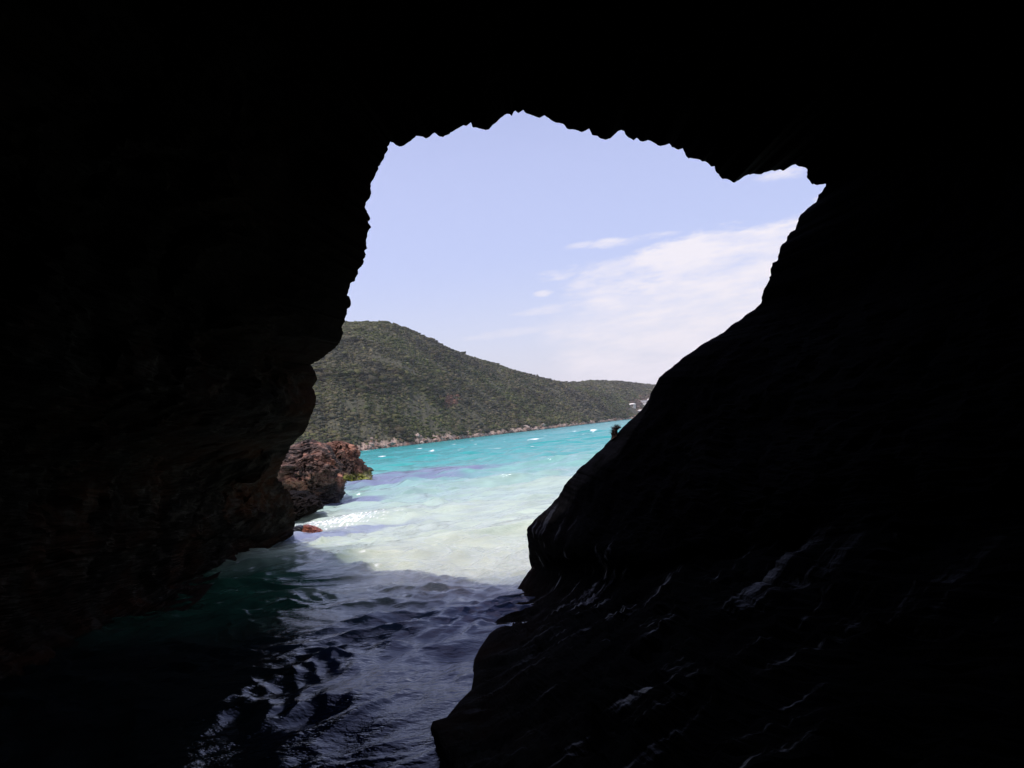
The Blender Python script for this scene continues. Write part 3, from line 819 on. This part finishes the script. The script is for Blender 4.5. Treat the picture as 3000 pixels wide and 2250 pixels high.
# ------------------------------------------------------------------ houses on the far shore
def boxm(c, d):
    x, y, z = np.array(d) / 2
    v = np.array([(-x, -y, -z), (x, -y, -z), (x, y, -z), (-x, y, -z), (-x, -y, z), (x, -y, z), (x, y, z), (-x, y, z)]) + np.array(c)
    f = np.array([(0, 3, 2, 1), (4, 5, 6, 7), (0, 1, 5, 4), (1, 2, 6, 5), (2, 3, 7, 6), (3, 0, 4, 7)])
    return v, f

def join(parts):
    V, Fs, n = [], [], 0
    for v, f in parts:
        V.append(v); Fs.append(f + n); n += len(v)
    return np.concatenate(V), np.concatenate(Fs)

def build_houses(hv, H, t):
    white = mat_plain('white_render', (.82, .80, .78), .8, .05, .8); tile = mat_plain('roof_sheet', (.74, .71, .68), .8, .1, 2)
    glass = mat_plain('window_glass', (.03, .035, .04), .15); wood = mat_plain('door_wood', (.10, .06, .04), .6)
    grey = mat_plain('weathered_render', (.50, .46, .42), .85, .1, .8)
    def house(k, w, d, h, mat, label, flat):
        p = HOUSE_AT[k]
        e = bpy.data.objects.new('house', None); COL.objects.link(e); e.location = p; e.rotation_euler = (0, 0, R(-38))
        tag(e, label, 'house')
        link_mesh('wall', *boxm((0, 0, h / 2 - 1.0), (w, d, h + 2)), mat, e)
        if flat:
            vs, fs = join([boxm((0, 0, h + .14), (w + .5, d + .5, .28)), boxm((w * .2, 0, h + .75), (w * .35, d * .5, .94))])
            link_mesh('roof', vs, fs, mat, e)
        else:
            x, y = w / 2 + .4, d / 2 + .4
            vs = np.array([(-x, -y, h - .0), (x, -y, h), (x, y, h), (-x, y, h), (-x * .6, 0, h + d * .22), (x * .6, 0, h + d * .22), (-x, -y, h - .15), (x, -y, h - .15), (x, y, h - .15), (-x, y, h - .15)])
            fs = np.array([(0, 1, 5, 4), (2, 3, 4, 5), (6, 9, 8, 7), (0, 6, 7, 1), (1, 7, 8, 2), (2, 8, 9, 3), (3, 9, 6, 0)])
            o = link_mesh('roof', np.concatenate([vs]), fs, tile, e)
            me = o.data
            # hip ends
            link_mesh('roof_hip', vs[[1, 2, 5]], np.array([[0, 1, 2]]), tile, o); link_mesh('roof_hip', vs[[3, 0, 4]], np.array([[0, 1, 2]]), tile, o)
        nw = max(2, int(w / 2.2))
        for fl in range(max(1, int(h / 2.8))):
            for k in range(nw):
                x = -w / 2 + w * (k + .5) / nw
                if fl == 0 and k == nw // 2:
                    dd = link_mesh('door', *boxm((x, -d / 2 - .03, 1.0), (.9, .1, 2.0)), wood, e)
                    link_mesh('handle', *boxm((x + .32, -d / 2 - .11, 1.0), (.12, .06, .05)), glass, dd)
                else:
                    fr = link_mesh('window', *join([boxm((x, -d / 2 - .04, 1.5 + fl * 2.8 + s * .5), (1.1, .1, .08)) for s in (-1, 1)] + [boxm((x + s * .5, -d / 2 - .04, 1.5 + fl * 2.8), (.08, .09, .92)) for s in (-1, 1)]), mat, e)
                    link_mesh('pane', *boxm((x, -d / 2 - .02, 1.5 + fl * 2.8), (.9, .06, .9)), glass, fr)
    house(0, 11.0, 8, 6.0, white, 'largest white house high on the far shore, half hidden by the rock', True)
    house(1, 2.8, 3.2, 2.6, white, 'tiny white hut below the largest house beside the dark rock', False)
    house(2, 4.6, 4, 2.1, grey, 'low greyish house among scrub left of the largest white house', False)

# ------------------------------------------------------------------ tuft on the slab's edge
def build_knob():
    m = mat_plain('dark_tuft', (.035, .014, .012), .9)
    rs = np.random.RandomState(4)
    rim = [t.split() for t in OUT_RAW.replace('\n', ' ').split(';')]
    d = float(min((r for r in rim if len(r) > 2 and r[2] != 'w'), key=lambda r: abs(float(r[0]) - 1803) + abs(float(r[1]) - 1275))[2])
    path = [P(1801, 1286, d - .02), P(1799, 1268, d - .02), P(1803, 1258, d - .03), P(1810, 1252, d - .04), P(1814, 1256, d - .04)]
    rad = [.036, .026, .022, .019, .009]
    import bmesh
    n = 16; V = []
    tk = np.linspace(0, 4, 26)
    pc = np.stack([np.interp(tk, range(5), [p[i] for p in path]) for i in range(3)], 1); rr = np.interp(tk, range(5), rad)
    for i in range(26):
        th = np.linspace(0, 2 * math.pi, n, endpoint=False)
        ring = pc[i] + np.stack([np.cos(th), np.sin(th), .35 * np.cos(th + 1)], 1) * rr[i]
        V.append(ring)
    V = np.array(V).reshape(-1, 3)
    V = V + np.stack([fbm(V * 40, 3, 601), fbm(V * 40, 3, 602), fbm(V * 40, 3, 603)], 1) * .012
    Fc = []
    for i in range(25):
        for j in range(n):
            Fc.append((i * n + j, i * n + (j + 1) % n, (i + 1) * n + (j + 1) % n, (i + 1) * n + j))
    # bristles
    Vb = [V]; Fb = [np.array(Fc)]; nn = len(V)
    for k in range(150):
        i = rs.randint(3, 25); c = pc[i]; d = rs.normal(size=3); d[0] -= .5; d[2] += .3; d /= np.linalg.norm(d)
        l = rr[i] + rs.uniform(.012, .035); s = np.cross(d, rs.normal(size=3)); s = s / np.linalg.norm(s) * .003; s2 = np.cross(d, s)
        a = c + d * rr[i] * .6; b = c + d * l
        Vb.append(np.array([a + s, a - s * .5 + s2, a - s * .5 - s2, b + s * .3, b - s * .15 + s2 * .3, b - s * .15 - s2 * .3]))
        Fb.append(np.array([(0, 1, 4, 3), (1, 2, 5, 4), (2, 0, 3, 5)]) + nn); nn += 6
    o = link_mesh('plant_tuft', np.concatenate(Vb), np.concatenate(Fb), m)
    tag(o, 'small curled dark tuft on the edge of the sloping black rock', 'plant')

# ------------------------------------------------------------------ build
build_world()
build_cave()
build_water()
hv, H_, t_, az_ = build_hill()
build_scrub(hv, H_, t_, az_)
build_rocks()
build_shore(hv, H_, t_)
build_houses(hv, H_, t_)
build_knob()

hz = NT('haze_air')
vol = hz.n('ShaderNodeVolumePrincipled', ins={'Color': C(.86, .87, .95), 'Density': HAZE, 'Anisotropy': .2})
ho = hz.n('ShaderNodeOutputMaterial'); hz.t.links.new(vol.outputs[0], ho.inputs[1])
if HAZE > 0:
    v, f = boxm((0, 700, 68), (3400, 3400, 148))
    tag(link_mesh('haze', v, f, hz.o), 'thin pale sea air over the whole bay', 'haze', kind='stuff')

sun = bpy.data.lights.new('sun', 'SUN'); sun.energy = 3.4; sun.angle = R(.53); sun.color = (1, .96, .90)
so = bpy.data.objects.new('sun', sun); COL.objects.link(so)
sd = Vector((math.sin(SUN_AZ) * math.cos(SUN_EL), math.cos(SUN_AZ) * math.cos(SUN_EL), math.sin(SUN_EL)))
so.rotation_euler = sd.to_track_quat('Z', 'Y').to_euler()
so.location = (0, -20, 60)

cam = bpy.data.cameras.new('camera'); cam.sensor_width = 36; cam.lens = 36 * F / 3000; cam.clip_start = .05; cam.clip_end = 6000
co = bpy.data.objects.new('camera', cam); COL.objects.link(co)
M = Matrix(((Rr[0], Ur[0], -Fw[0], CAM[0]), (Rr[1], Ur[1], -Fw[1], CAM[1]), (Rr[2], Ur[2], -Fw[2], CAM[2]), (0, 0, 0, 1)))
co.matrix_world = M
scene.camera = co

scene.view_settings.view_transform = 'Standard'; scene.view_settings.look = 'None'
scene.view_settings.exposure = EXPOSURE; scene.view_settings.gamma = 1.0
scene.render.engine = 'CYCLES'
cy = scene.cycles
cy.max_bounces = 6; cy.diffuse_bounces = 2; cy.glossy_bounces = 3; cy.transmission_bounces = 2; cy.caustics_reflective = False; cy.caustics_refractive = False
cy.use_denoising = True
cy.sample_clamp_indirect = 4.0
